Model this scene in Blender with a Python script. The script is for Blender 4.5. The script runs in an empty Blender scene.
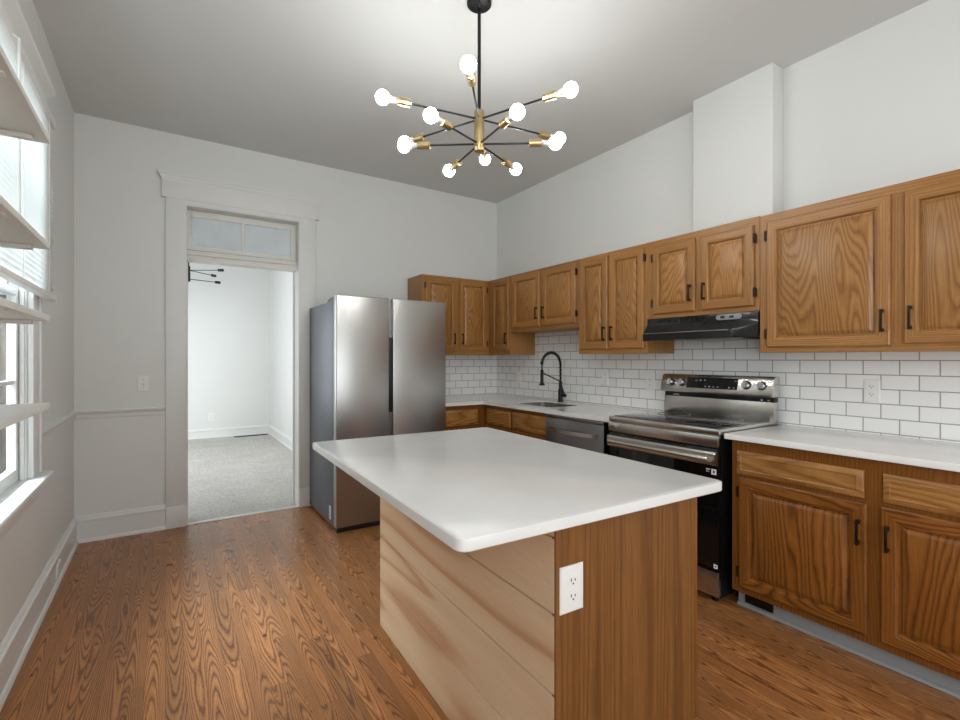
import bpy, bmesh, math, random
from mathutils import Vector, Matrix, Euler

R = math.radians
SC = bpy.context.scene
COL = SC.collection

# ------------------------------------------------------------------ camera, world, lights, exposure
XL, XR, YD, YB, H = -0.5415, 3.118, 4.433, -2.4, 3.054
CAM_H = 1.3072
cd = bpy.data.cameras.new('camera')
cd.sensor_width = 36.0
cd.lens = 481.82 / 960 * 36.0
cd.shift_y = -1.23 / 960
cd.clip_start = 0.02
cam = bpy.data.objects.new('camera', cd)
cam.location = (0, 0, CAM_H)
cam.rotation_euler = (R(90), 0, -0.57867)
COL.objects.link(cam)
SC.camera = cam

world = bpy.data.worlds.new('world')
SC.world = world
world.use_nodes = True
wb = world.node_tree.nodes['Background']
wb.inputs[0].default_value = (0.86, 0.93, 1.0, 1)
wb.inputs[1].default_value = 2.0


def area(name, loc, rot, sx, sy, power, col=(1, 1, 1)):
    l = bpy.data.lights.new(name, 'AREA')
    l.shape = 'RECTANGLE'
    l.size, l.size_y = sx, sy
    l.energy = power
    l.color = col
    o = bpy.data.objects.new(name, l)
    o.location = loc
    o.rotation_euler = tuple(R(a) for a in rot)
    COL.objects.link(o)
    return o


# added fill lamps behind the camera, then daylight at the side and next-room windows
DAY = (0.935, 0.98, 1.0)
area('added_rear_fill', (0.15, YB - 0.06, 1.65), (90, 0, 0), 1.0, 1.9, 15, DAY)  # unseen pair of lamps added for frontal fill, set in added openings
area('added_rear_fill', (1.50, YB - 0.06, 1.65), (90, 0, 0), 1.0, 1.9, 15, DAY)
area('added_left_fill', (XL - 0.24, -1.05, 1.65), (0, -90, 0), 1.8, 1.1, 36, DAY)  # unseen lamp added to lighten the right wall and cabinets
area('daylight_side_sky', (-2.0, 2.55, 2.95), (0, -52, 0), 1.3, 2.2, 430, DAY)
area('daylight_next_room', (-0.77, 6.6, 1.6), (0, -90, 0), 1.9, 2.2, 50, (0.88, 0.93, 1.0))

SC.view_settings.view_transform = 'Standard'
SC.view_settings.look = 'None'
SC.view_settings.gamma = 1.0
SC.view_settings.use_curve_mapping = False
SC.view_settings.exposure = 0.10
SC.cycles.max_bounces = 10
SC.cycles.diffuse_bounces = 6
SC.cycles.glossy_bounces = 5
SC.cycles.transparent_max_bounces = 8
SC.cycles.caustics_reflective = False
SC.cycles.caustics_refractive = False
SC.cycles.use_denoising = True
SC.cycles.sample_clamp_indirect = 6.0


# ------------------------------------------------------------------ materials
def lin(c):
    return tuple(((v / 255) / 12.92 if v / 255 <= 0.04045 else ((v / 255 + 0.055) / 1.055) ** 2.4) for v in c) + (1,)


class NT:
    def __init__(self, name):
        self.m = bpy.data.materials.new(name)
        self.m.use_nodes = True
        self.t = self.m.node_tree
        self.n = self.t.nodes
        self.b = self.n['Principled BSDF']

    def add(self, typ, **kw):
        n = self.n.new(typ)
        for k, v in kw.items():
            setattr(n, k, v)
        return n

    def l(self, a, b):
        self.t.links.new(a, b)

    def val(self, sock, v):
        if hasattr(v, 'is_linked') or isinstance(v, bpy.types.NodeSocket):
            self.l(v, sock)
        else:
            sock.default_value = v

    def math(self, op, a, b=None, c=None):
        n = self.add('ShaderNodeMath', operation=op)
        self.val(n.inputs[0], a)
        if b is not None:
            self.val(n.inputs[1], b)
        if c is not None:
            self.val(n.inputs[2], c)
        return n.outputs[0]

    def comb(self, x, y, z):
        n = self.add('ShaderNodeCombineXYZ')
        for i, v in enumerate((x, y, z)):
            self.val(n.inputs[i], v)
        return n.outputs[0]

    def noise(self, vec, scale=1.0, detail=2.0, rough=0.5, dims='3D', w=None):
        n = self.add('ShaderNodeTexNoise', noise_dimensions=dims)
        self.l(vec, n.inputs['Vector'])
        n.inputs['Scale'].default_value = scale
        n.inputs['Detail'].default_value = detail
        n.inputs['Roughness'].default_value = rough
        if w is not None:
            self.val(n.inputs['W'], w)
        return n.outputs['Fac']

    def ramp(self, fac, stops, interp='LINEAR'):
        n = self.add('ShaderNodeValToRGB')
        n.color_ramp.interpolation = interp
        e = n.color_ramp.elements
        while len(e) < len(stops):
            e.new(0.5)
        for i, (p, c) in enumerate(stops):
            e[i].position = p
            e[i].color = c
        self.l(fac, n.inputs[0])
        return n.outputs[0]

    def mix(self, fac, a, b, mode='MIX'):
        n = self.add('ShaderNodeMix', data_type='RGBA', blend_type=mode)
        self.val(n.inputs['Factor'], fac)
        self.val(n.inputs['A'], a) if not isinstance(a, tuple) else setattr(n.inputs[6], 'default_value', a)
        self.val(n.inputs['B'], b) if not isinstance(b, tuple) else setattr(n.inputs[7], 'default_value', b)
        if not isinstance(a, tuple):
            self.l(a, n.inputs[6])
        if not isinstance(b, tuple):
            self.l(b, n.inputs[7])
        return n.outputs[2]

    def obj(self):
        return self.add('ShaderNodeTexCoord').outputs['Object']

    def sep(self, v):
        n = self.add('ShaderNodeSeparateXYZ')
        self.l(v, n.inputs[0])
        return n.outputs

    def bump(self, h, strength=0.2, dist=0.002):
        n = self.add('ShaderNodeBump')
        n.inputs['Strength'].default_value = strength
        n.inputs['Distance'].default_value = dist
        self.l(h, n.inputs['Height'])
        self.l(n.outputs[0], self.b.inputs['Normal'])


def NTmix_fix():
    pass


def flat(name, rgb, rough=0.5, metal=0.0, spec=0.5, emit=None, es=0.0, vary=0.0):
    t = NT(name)
    t.b.inputs['Base Color'].default_value = lin(rgb)
    t.b.inputs['Roughness'].default_value = rough
    t.b.inputs['Metallic'].default_value = metal
    t.b.inputs['Specular IOR Level'].default_value = spec
    if emit:
        t.b.inputs['Emission Color'].default_value = lin(emit)
        t.b.inputs['Emission Strength'].default_value = es
    if vary:
        n = t.noise(t.obj(), 3.0, 3.0)
        c = lin(rgb)
        lo = tuple(v * (1 - vary) for v in c[:3]) + (1,)
        hi = tuple(min(1, v * (1 + vary)) for v in c[:3]) + (1,)
        t.l(t.ramp(n, [(0.3, lo), (0.7, hi)]), t.b.inputs['Base Color'])
    return t.m


def paint(name, rgb, rough=0.55, bump=0.05):
    t = NT(name)
    t.b.inputs['Base Color'].default_value = lin(rgb)
    t.b.inputs['Roughness'].default_value = rough
    t.b.inputs['Specular IOR Level'].default_value = 0.3
    o = t.obj()
    t.bump(t.noise(o, 90.0, 3.0), bump, 0.002)
    n = t.noise(o, 1.3, 2.0)
    c = lin(rgb)
    t.l(t.ramp(n, [(0.3, tuple(v * 0.97 for v in c[:3]) + (1,)), (0.7, c)]), t.b.inputs['Base Color'])
    return t.m


def oak(name, along, light, mid, dark, N=34.0, bs=6.0, asc=0.8, rough=0.36, lean=12.0, pore=0.18, spec=0.45, edge=0.16, wobble=0.5, across=None):
    """plain-sawn oak: growth-ring contours of a stretched noise, plus fine pores along the grain"""
    t = NT(name)
    info = t.add('ShaderNodeObjectInfo').outputs['Random']
    off = t.comb(t.math('MULTIPLY', info, 37.0), t.math('MULTIPLY', info, 91.0), t.math('MULTIPLY', info, 53.0))
    s = t.sep(t.obj())
    ax = {'X': (0, 1, 2), 'Y': (1, 0, 2), 'Z': (2, 0, 1)}[along]
    a = s[ax[0]]
    b = s['XYZ'.index(across)] if across else t.math('ADD', s[ax[1]], s[ax[2]])
    v = t.comb(t.math('MULTIPLY', b, bs), t.math('MULTIPLY', a, asc), 0.0)
    va = t.add('ShaderNodeVectorMath', operation='ADD')
    t.l(v, va.inputs[0])
    t.l(off, va.inputs[1])
    n = t.noise(va.outputs[0], 1.0, 1.2, 0.35)
    wob = t.noise(t.comb(t.math('MULTIPLY', b, 60.0), t.math('MULTIPLY', a, 18.0), info), 1.0, 2.0)
    ph = t.math('ADD', t.math('MULTIPLY', n, N), t.math('MULTIPLY', b, lean))
    ph = t.math('ADD', ph, t.math('MULTIPLY', wob, wobble))
    fr = t.math('FRACT', ph)
    L, M, D = lin(light), lin(mid), lin(dark)
    base = t.ramp(fr, [(0.0, D), (edge * 0.6, D), (edge + 0.12, M), (0.62, L), (0.92, M), (1.0, D)])
    p = t.noise(t.comb(t.math('MULTIPLY', b, 260.0), t.math('MULTIPLY', a, 7.0), info), 1.0, 2.5, 0.6)
    pm = t.ramp(p, [(0.38, (1 - pore, 1 - pore, 1 - pore, 1)), (0.6, (1, 1, 1, 1))])
    c = t.mix(1.0, base, pm, 'MULTIPLY')
    tone = t.math('ADD', t.math('MULTIPLY', info, 0.16), 0.92)
    c = t.mix(1.0, c, t.comb(tone, tone, tone), 'MULTIPLY')
    t.l(c, t.b.inputs['Base Color'])
    t.b.inputs['Roughness'].default_value = rough
    t.b.inputs['Specular IOR Level'].default_value = spec
    t.bump(p, 0.08, 0.001)
    return t.m


OL, OM, OD = (176, 128, 72), (160, 110, 56), (120, 77, 35)
OP = (140, 93, 45)
M_OAK_V = oak('oak_vertical', 'Z', OL, OM, OP, across='Y')
M_OAK_VX = oak('oak_vertical_back', 'Z', OL, OM, OP, across='X')
M_OAK_Y = oak('oak_along_wall', 'Y', OL, OM, OP, N=14.0)
M_OAK_X = oak('oak_across', 'X', OL, OM, OP, N=14.0)
BL, BM, BD = (146, 92, 38), (128, 77, 28), (92, 52, 18)  # same oak as the uppers, darkened: shade low in the room put into colour
M_BASE_V = oak('base_oak_vertical', 'Z', BL, BM, BD)
M_BASE_Y = oak('base_oak_along_wall', 'Y', BL, BM, BD)
M_BASE_X = oak('base_oak_across', 'X', BL, BM, BD)
def straight(name, along, l, m, d):
    return oak(name, along, l, m, d, N=9.0, bs=7.0, asc=0.5, lean=70.0, pore=0.22, wobble=0.3, edge=0.10)


def between(a, b, k):
    return tuple(x + (y - x) * k for x, y in zip(a, b))


OF = (between(OL, OM, 0.35), OM, between(OM, OD, 0.36))
BF = (between(BL, BM, 0.35), BM, between(BM, BD, 0.40))
M_OAKF_V = straight('oak_frame_vertical', 'Z', *OF)
M_OAKF_Y = straight('oak_frame_along_wall', 'Y', *OF)
M_OAKF_X = straight('oak_frame_across', 'X', *OF)
M_BASEF_V = straight('base_frame_vertical', 'Z', *BF)
M_BASEF_Y = straight('base_frame_along_wall', 'Y', *BF)
M_BASEP_V = oak('base_panel_vertical', 'Z', BL, BM, between(BM, BD, 0.7), N=12.0, bs=8.0, lean=34.0, wobble=0.4, edge=0.12, across='Y')
M_BASEF_X = straight('base_frame_across', 'X', *BF)
M_VENEER = oak('oak_veneer', 'Z', (132, 88, 45), (125, 82, 40), (110, 70, 33), N=15, bs=8.0, asc=0.28, lean=26, rough=0.4, pore=0.24, wobble=0.2)
M_PINE = oak('raw_pine_boards', 'Y', (220, 192, 160), (212, 180, 146), (194, 150, 116), N=4.2, bs=5.0, asc=0.6, lean=2, rough=0.6, pore=0.06, spec=0.2, edge=0.16, wobble=0.05)


def make_floor():
    t = NT('oak_laminate_floor')
    s = t.sep(t.obj())
    x, y = s[0], s[1]
    w, Ln = 0.070, 0.95
    xs = t.math('DIVIDE', x, w)
    ix = t.math('FLOOR', xs)
    fx = t.math('FRACT', xs)
    wn = t.add('ShaderNodeTexWhiteNoise', noise_dimensions='1D')
    t.l(ix, wn.inputs['W'])
    ys = t.math('ADD', t.math('DIVIDE', y, Ln), t.math('MULTIPLY', wn.outputs[0], 7.0))
    iy = t.math('FLOOR', ys)
    fy = t.math('FRACT', ys)
    w2 = t.add('ShaderNodeTexWhiteNoise', noise_dimensions='2D')
    t.l(t.comb(ix, iy, 0.0), w2.inputs['Vector'])
    rnd = w2.outputs[0]
    seed = t.math('MULTIPLY', rnd, 40.0)
    n = t.noise(t.comb(t.math('MULTIPLY', x, 12.0), t.math('MULTIPLY', y, 2.4), 0.0), 1.0, 0.8, 0.4, '4D', seed)
    wob = t.noise(t.comb(t.math('MULTIPLY', x, 120.0), t.math('MULTIPLY', y, 40.0), 0.0), 1.0, 2.0)
    r2 = t.math('FRACT', t.math('MULTIPLY', rnd, 17.3))
    r3 = t.math('FRACT', t.math('MULTIPLY', rnd, 57.7))
    sg = t.math('MULTIPLY', t.math('SUBTRACT', t.math('ROUND', r2), 0.5), 2.0)
    dx = t.math('ADD', t.math('SUBTRACT', fx, 0.5), t.math('MULTIPLY', t.math('SUBTRACT', r3, 0.5), 0.7))
    ph = t.math('MULTIPLY', t.math('MULTIPLY', y, sg), t.math('ADD', t.math('MULTIPLY', r3, 5.0), 4.0))
    ph = t.math('ADD', ph, t.math('MULTIPLY', t.math('MULTIPLY', dx, dx), t.math('ADD', t.math('MULTIPLY', r2, 8.0), 8.0)))
    ph = t.math('ADD', ph, t.math('MULTIPLY', n, 7.0))
    ph = t.math('ADD', ph, t.math('MULTIPLY', wob, 0.45))
    fr = t.math('FRACT', ph)
    L, M, D = lin((188, 130, 78)), lin((168, 110, 62)), lin((122, 77, 47))
    base = t.ramp(fr, [(0.0, D), (0.10, D), (0.26, M), (0.6, L), (0.88, M), (1.0, D)])
    p = t.noise(t.comb(t.math('MULTIPLY', x, 300.0), t.math('MULTIPLY', y, 8.0), rnd), 1.0, 2.5, 0.6)
    pm = t.ramp(p, [(0.36, (0.78, 0.76, 0.74, 1)), (0.6, (1, 1, 1, 1))])
    c = t.mix(1.0, base, pm, 'MULTIPLY')
    tone = t.math('ADD', t.math('MULTIPLY', rnd, 0.36), 0.76)
    c = t.mix(1.0, c, t.comb(tone, tone, tone), 'MULTIPLY')
    # seams
    e1 = t.math('MINIMUM', fx, t.math('SUBTRACT', 1.0, fx))
    e2 = t.math('MULTIPLY', t.math('MINIMUM', fy, t.math('SUBTRACT', 1.0, fy)), Ln / w)
    e = t.math('MINIMUM', e1, e2)
    sm = t.ramp(e, [(0.008, (0.62, 0.58, 0.55, 1)), (0.022, (1, 1, 1, 1))])
    c = t.mix(1.0, c, sm, 'MULTIPLY')
    t.l(c, t.b.inputs['Base Color'])
    rr = t.ramp(t.noise(t.obj(), 4.0, 3.0), [(0.3, (0.26, 0.26, 0.26, 1)), (0.7, (0.36, 0.36, 0.36, 1))])
    t.l(rr, t.b.inputs['Roughness'])
    t.b.inputs['Specular IOR Level'].default_value = 0.5
    t.bump(p, 0.06, 0.001)
    return t.m


def make_tile(name, axis, phase, rowphase=0.0):
    """glazed running-bond tiles with grey grout; axis = coordinate that runs along the wall"""
    t = NT(name)
    s = t.sep(t.obj())
    P, Q, g = 0.1525, 0.0755, 0.0021
    z = t.math('DIVIDE', t.math('SUBTRACT', s[2], 0.9215), Q)
    iz = t.math('FLOOR', z)
    fz = t.math('FRACT', z)
    par = t.math('MULTIPLY', t.math('FLOORED_MODULO', iz, 2.0), 0.5)
    u = t.math('ADD', t.math('DIVIDE', t.math('SUBTRACT', s[axis], phase), P), par)
    iu = t.math('FLOOR', u)
    fu = t.math('FRACT', u)
    du = t.math('MULTIPLY', t.math('MINIMUM', fu, t.math('SUBTRACT', 1.0, fu)), P)
    dz = t.math('MULTIPLY', t.math('MINIMUM', fz, t.math('SUBTRACT', 1.0, fz)), Q)
    d = t.math('MINIMUM', du, dz)
    wn = t.add('ShaderNodeTexWhiteNoise', noise_dimensions='2D')
    t.l(t.comb(iu, iz, 0.0), wn.inputs['Vector'])
    tone = t.math('ADD', t.math('MULTIPLY', wn.outputs[0], 0.04), 0.82)
    til = t.comb(tone, tone, t.math('MULTIPLY', tone, 0.99))
    m = t.ramp(d, [(g * 0.5, (0, 0, 0, 1)), (g * 0.85, (1, 1, 1, 1))])
    mb = t.ramp(d, [(g * 0.6, (0, 0, 0, 1)), (g * 2.6, (1, 1, 1, 1))], 'EASE')
    c = t.mix(m, lin((104, 96, 92)), til)
    t.l(c, t.b.inputs['Base Color'])
    t.l(t.ramp(d, [(g * 0.5, (0.8, 0.8, 0.8, 1)), (g * 0.9, (0.09, 0.09, 0.09, 1))]), t.b.inputs['Roughness'])
    wav = t.noise(t.obj(), 14.0, 1.0)
    t.bump(t.math('ADD', mb, t.math('MULTIPLY', wav, 0.5)), 0.35, 0.0016)
    return t.m


def make_steel(name, tint=(178, 176, 172), rough=0.27, lineax=2, wave=0.25):
    t = NT(name)
    s = t.sep(t.obj())
    sc = [2.0, 2.0, 2.0]
    sc[lineax] = 420.0
    v = t.comb(t.math('MULTIPLY', s[0], sc[0]), t.math('MULTIPLY', s[1], sc[1]), t.math('MULTIPLY', s[2], sc[2]))
    n = t.noise(v, 1.0, 2.0)
    t.b.inputs['Base Color'].default_value = lin(tint)
    t.b.inputs['Metallic'].default_value = 1.0
    rr = t.ramp(n, [(0.3, (rough - 0.01,) * 3 + (1,)), (0.7, (rough + 0.02,) * 3 + (1,))])
    if wave > 0.03:
        t.l(rr, t.b.inputs['Roughness'])
    else:
        t.b.inputs['Roughness'].default_value = rough
    sc2 = [0.8, 0.8, 0.8]
    sc2[lineax] = 7.0
    v2 = t.comb(t.math('MULTIPLY', s[0], sc2[0]), t.math('MULTIPLY', s[1], sc2[1]), t.math('MULTIPLY', s[2], sc2[2]))
    n2 = t.noise(v2, 1.0, 1.5)
    if wave > 0:
        t.bump(n2, wave, 0.02)
    return t.m


def make_quartz(rough, dv=0):
    t = NT('white_quartz')
    n = t.noise(t.obj(), 2.2, 4.0, 0.6)
    t.l(t.ramp(n, [(0.3, lin((234 + dv, 233 + dv, 230 + dv))), (0.7, lin((244 + dv, 243 + dv, 241 + dv)))]), t.b.inputs['Base Color'])
    t.b.inputs['Roughness'].default_value = rough
    return t.m


def make_carpet():
    t = NT('carpet_pile')
    o = t.obj()
    n = t.noise(o, 60.0, 4.0, 0.75)
    n2 = t.noise(o, 3.0, 2.0)
    c = t.ramp(n, [(0.32, lin((170, 166, 158))), (0.5, lin((216, 212, 205))), (0.66, lin((240, 237, 231)))])
    c = t.mix(0.25, c, t.ramp(n2, [(0.3, lin((150, 146, 138))), (0.7, lin((205, 200, 190)))]))
    t.l(c, t.b.inputs['Base Color'])
    t.b.inputs['Roughness'].default_value = 0.95
    t.b.inputs['Specular IOR Level'].default_value = 0.1
    t.bump(n, 1.0, 0.02)
    return t.m


def make_glass(name, tint=(225, 232, 235), dust=0.0, rough=0.03):
    """thin pane: mostly see-through with a mirror sheen, some dust"""
    t = NT(name)
    t.b.inputs['Base Color'].default_value = lin(tint)
    t.b.inputs['Roughness'].default_value = rough
    tr = t.add('ShaderNodeBsdfTransparent')
    tr.inputs[0].default_value = lin(tint)
    mx = t.add('ShaderNodeMixShader')
    out = t.n['Material Output']
    n = t.noise(t.obj(), 5.0, 4.0, 0.65)
    f = t.ramp(n, [(0.3, (dust * 0.9 + 0.08,) * 3 + (1,)), (0.75, (min(1, dust * 1.1 + 0.10),) * 3 + (1,))])
    t.l(f, mx.inputs[0])
    t.l(tr.outputs[0], mx.inputs[1])
    t.l(t.b.outputs[0], mx.inputs[2])
    t.l(mx.outputs[0], out.inputs[0])
    return t.m


def make_blind():
    t = NT('blind_slats')
    t.b.inputs['Base Color'].default_value = lin((238, 238, 236))
    t.b.inputs['Roughness'].default_value = 0.45
    tl = t.add('ShaderNodeBsdfTranslucent')
    tl.inputs[0].default_value = lin((238, 240, 240))
    n = t.noise(t.obj(), 8.0)
    mx = t.add('ShaderNodeMixShader')
    t.l(t.ramp(n, [(0, (0.36, 0.36, 0.36, 1)), (1, (0.44, 0.44, 0.44, 1))]), mx.inputs[0])
    t.l(t.b.outputs[0], mx.inputs[1])
    t.l(tl.outputs[0], mx.inputs[2])
    t.l(mx.outputs[0], t.n['Material Output'].inputs[0])
    return t.m


def make_siding():
    t = NT('neighbour_siding')
    s = t.sep(t.obj())
    f = t.math('FRACT', t.math('MULTIPLY', s[1], 5.0))
    n = t.noise(t.comb(t.math('MULTIPLY', s[1], 3.0), t.math('MULTIPLY', s[2], 0.3), 0.0), 1.0, 3.0)
    c = t.ramp(n, [(0.3, lin((96, 84, 74))), (0.55, lin((150, 138, 126))), (0.75, lin((176, 170, 164)))])
    c = t.mix(1.0, c, t.ramp(f, [(0.0, (0.5, 0.5, 0.5, 1)), (0.08, (1, 1, 1, 1))]), 'MULTIPLY')
    t.l(c, t.b.inputs['Base Color'])
    t.b.inputs['Roughness'].default_value = 0.8
    return t.m


M_WALL = paint('wall_paint', (225, 226, 223))
M_CEIL = paint('ceiling_paint', (213, 214, 213), 0.7)
M_TRIM = paint('trim_paint', (227, 228, 226), 0.35, 0.02)
M_CREAM = paint('aged_trim_paint', (227, 227, 222), 0.4, 0.03)
M_SHELF = paint('shelf_paint', (222, 220, 214), 0.4, 0.03)
M_FLOOR = make_floor()
M_TILE_R = make_tile('subway_tile_right', 1, 1.032)
M_TILE_B = make_tile('subway_tile_back', 0, 2.20)
M_STEEL = make_steel('brushed_steel', (176, 174, 171), 0.30, 2, 0.05)
M_STEEL_R = make_steel('brushed_steel_range', (206, 203, 198), 0.27, 2, 0.0)
M_STEEL_D = make_steel('dark_steel', (140, 140, 142), 0.32, 2, 0.0)
M_FRIDGE_SIDE = flat('fridge_side_grey', (92, 97, 104), 0.42, 0.3, vary=0.06)
M_SINK = flat('satin_steel', (150, 148, 144), 0.38, 0.85)
M_CHROME = flat('chrome', (205, 205, 205), 0.12, 1.0)
M_BLACK = flat('black_plastic', (16, 16, 17), 0.35)
M_HOOD = flat('black_enamel', (20, 21, 22), 0.16)
M_BLKMET = flat('black_metal', (22, 23, 25), 0.32, 0.4)
M_BLKGLASS = flat('black_glass', (12, 12, 13), 0.05)
M_BRASS = make_steel('brushed_brass', (200, 176, 130), 0.28, 2, 0.0)
M_PULL = flat('bronze_pull', (44, 38, 34), 0.35, 0.7)
M_QUARTZ = make_quartz(0.07)
M_QUARTZ_I = make_quartz(0.2, -12)
M_CARPET = make_carpet()
M_PLASTIC = flat('white_plastic', (232, 231, 228), 0.35)
M_SLOT = flat('outlet_slot', (60, 56, 52), 0.6)
M_BULB = flat('lit_bulb', (255, 255, 255), 0.4, emit=(252, 253, 250), es=64.0)
M_BULBBASE = flat('bulb_collar', (176, 176, 174), 0.4)
M_PANE = make_glass('window_glass', (235, 240, 242), 0.02)
M_DUSTY = make_glass('dusty_transom_glass', (226, 231, 234), 0.6, 0.2)
M_BLIND = make_blind()
M_SIDING = make_siding()
M_WEATHER = oak('weathered_jamb', 'Z', (128, 116, 106), (104, 92, 82), (70, 60, 52), N=7.0, bs=14.0, lean=24.0, rough=0.8, spec=0.2)
M_KICK = flat('grey_kick_board', (150, 155, 156), 0.5, vary=0.05)
M_WHITE_STICK = flat('sticker_white', (235, 235, 235), 0.5)
M_STICK_INK = flat('sticker_ink', (50, 50, 52), 0.6)
M_DIAL = flat('display_marks', (150, 170, 190), 0.5)
M_GREYPL = flat('grey_switch_plate', (150, 152, 154), 0.4, 0.3)
M_DKWOOD = oak('shaded_cabinet_side', 'Z', OL, OM, OD)


# ------------------------------------------------------------------ mesh building
class MB:
    def __init__(self):
        self.bm = bmesh.new()
        self.mats = []
        self.cur = 0

    def mat(self, m):
        if m not in self.mats:
            self.mats.append(m)
        self.cur = self.mats.index(m)
        return self

    def _mark(self, n0):
        self.bm.faces.ensure_lookup_table()
        for f in self.bm.faces[n0:]:
            f.material_index = self.cur
        return self

    def box(self, x0, x1, y0, y1, z0, z1, bev=0.0, seg=2):
        b = bmesh.new()
        bmesh.ops.create_cube(b, size=1.0)
        for v in b.verts:
            v.co = Vector(((x0 + x1) / 2 + v.co.x * (x1 - x0), (y0 + y1) / 2 + v.co.y * (y1 - y0), (z0 + z1) / 2 + v.co.z * (z1 - z0)))
        if bev > 0:
            bmesh.ops.bevel(b, geom=b.edges[:], offset=bev, segments=seg, affect='EDGES', profile=0.5)
        return self._merge(b)

    def _merge(self, b):
        vm = {}
        for v in b.verts:
            vm[v] = self.bm.verts.new(v.co)
        for f in b.faces:
            try:
                nf = self.bm.faces.new([vm[v] for v in f.verts])
                nf.material_index = self.cur
            except ValueError:
                pass
        b.free()
        return self

    def loft(self, rings, caps=True, closed=False):
        """rings of equal length, each closed"""
        vs = [[self.bm.verts.new(p) for p in r] for r in rings]
        n = len(rings[0])
        seq = list(range(len(rings) - 1)) + ([len(rings) - 1] if closed else [])
        for i in seq:
            a, b = vs[i], vs[(i + 1) % len(vs)]
            for k in range(n):
                f = self.bm.faces.new((a[k], a[(k + 1) % n], b[(k + 1) % n], b[k]))
                f.material_index = self.cur
        if caps and not closed:
            for r in (vs[0], vs[-1]):
                f = self.bm.faces.new(r)
                f.material_index = self.cur
        return self

    def prism(self, poly, axis, a0, a1):
        """poly of 2D points extruded along axis ('X': (y,z), 'Y': (x,z), 'Z': (x,y))"""
        def P(p, a):
            return {'X': (a, p[0], p[1]), 'Y': (p[0], a, p[1]), 'Z': (p[0], p[1], a)}[axis]
        return self.loft([[P(p, a0) for p in poly], [P(p, a1) for p in poly]])

    def tube(self, pts, r, n=10, caps=True):
        pts = [Vector(p) for p in pts]
        rs = r if isinstance(r, (list, tuple)) else [r] * len(pts)
        rings = []
        up = None
        for i, p in enumerate(pts):
            d = (pts[min(i + 1, len(pts) - 1)] - pts[max(i - 1, 0)]).normalized()
            if up is None:
                up = Vector((0, 0, 1)) if abs(d.z) < 0.9 else Vector((1, 0, 0))
            s = d.cross(up).normalized()
            up = s.cross(d).normalized()
            rings.append([p + rs[i] * (math.cos(2 * math.pi * k / n) * s + math.sin(2 * math.pi * k / n) * up) for k in range(n)])
        return self.loft(rings, caps)

    def lathe(self, base, direction, prof, n=20):
        """prof: list of (distance along direction, radius)"""
        d = Vector(direction).normalized()
        b = Vector(base)
        up = Vector((0, 0, 1)) if abs(d.z) < 0.9 else Vector((1, 0, 0))
        s = d.cross(up).normalized()
        u = s.cross(d).normalized()
        rings = [[b + d * t + max(r, 1e-4) * (math.cos(2 * math.pi * k / n) * s + math.sin(2 * math.pi * k / n) * u) for k in range(n)] for t, r in prof]
        return self.loft(rings, True)

    def build(self, name, m=None, parent=None, local=False):
        bm = self.bm
        if m is not None and not self.mats:
            self.mats = [m]
        bmesh.ops.recalc_face_normals(bm, faces=bm.faces[:])
        if parent is not None and not local:
            inv = root_matrix(parent).inverted()
            for v in bm.verts:
                v.co = inv @ v.co
        for f in bm.faces:
            f.smooth = True
        for e in bm.edges:
            if len(e.link_faces) == 2:
                if e.link_faces[0].normal.angle(e.link_faces[1].normal, 0) > R(32):
                    e.smooth = False
            else:
                e.smooth = False
        me = bpy.data.meshes.new(name)
        bm.to_mesh(me)
        bm.free()
        for mm in self.mats:
            me.materials.append(mm)
        o = bpy.data.objects.new(name, me)
        COL.objects.link(o)
        if parent is not None:
            o.parent = parent
        return o


def root_matrix(o):
    while o.parent is not None:
        o = o.parent
    return Matrix.Translation(o.location) @ o.rotation_euler.to_matrix().to_4x4()


def tag(o, label, cat, group=None):
    o['label'] = label
    o['category'] = cat
    if group:
        o['group'] = group
    return o


def thing(name, label, cat, loc, rotz=0.0, group=None):
    o = bpy.data.objects.new(name, None)
    o.empty_display_size = 0.1
    o.location = loc
    o.rotation_euler = (0, 0, rotz)
    COL.objects.link(o)
    return tag(o, label, cat, group)


def struct(o):
    o['kind'] = 'structure'
    return o


def sroot(name, loc):
    o = bpy.data.objects.new(name, None)
    o.empty_display_size = 0.1
    o.location = loc
    COL.objects.link(o)
    return struct(o)


# panel frames on a plane: origin (s=0,z=0,n=0), s direction, outward normal
class Face:
    def __init__(self, s0, axis, n):   # axis: 's' world direction, n: outward
        self.o, self.s, self.n = Vector(s0), Vector(axis), Vector(n)

    def p(self, s, z, n):
        return self.o + self.s * s + Vector((0, 0, z)) + self.n * n

    def rect(self, s0, s1, z0, z1, inset, n):
        return [self.p(s0 + inset, z0 + inset, n), self.p(s1 - inset, z0 + inset, n), self.p(s1 - inset, z1 - inset, n), self.p(s0 + inset, z1 - inset, n)]


def frame_loft(mb, F, r, prof, mv, mh, closed):
    rings = [F.rect(*r, i, n) for i, n in prof]
    vs = [[mb.bm.verts.new(p) for p in ring] for ring in rings]
    seq = range(len(rings)) if closed else range(len(rings) - 1)
    for i in seq:
        a, b = vs[i], vs[(i + 1) % len(vs)]
        for k in range(4):
            mb.mat(mh if k in (0, 2) else mv)
            f = mb.bm.faces.new((a[k], a[(k + 1) % 4], b[(k + 1) % 4], b[k]))
            f.material_index = mb.cur
    return vs


def fbox(mb, F, s0, s1, z0, z1, n0, n1, bev=0.0):
    a, b = F.p(s0, z0, n0), F.p(s1, z1, n1)
    return mb.box(min(a.x, b.x), max(a.x, b.x), min(a.y, b.y), max(a.y, b.y), min(a.z, b.z), max(a.z, b.z), bev)


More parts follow.
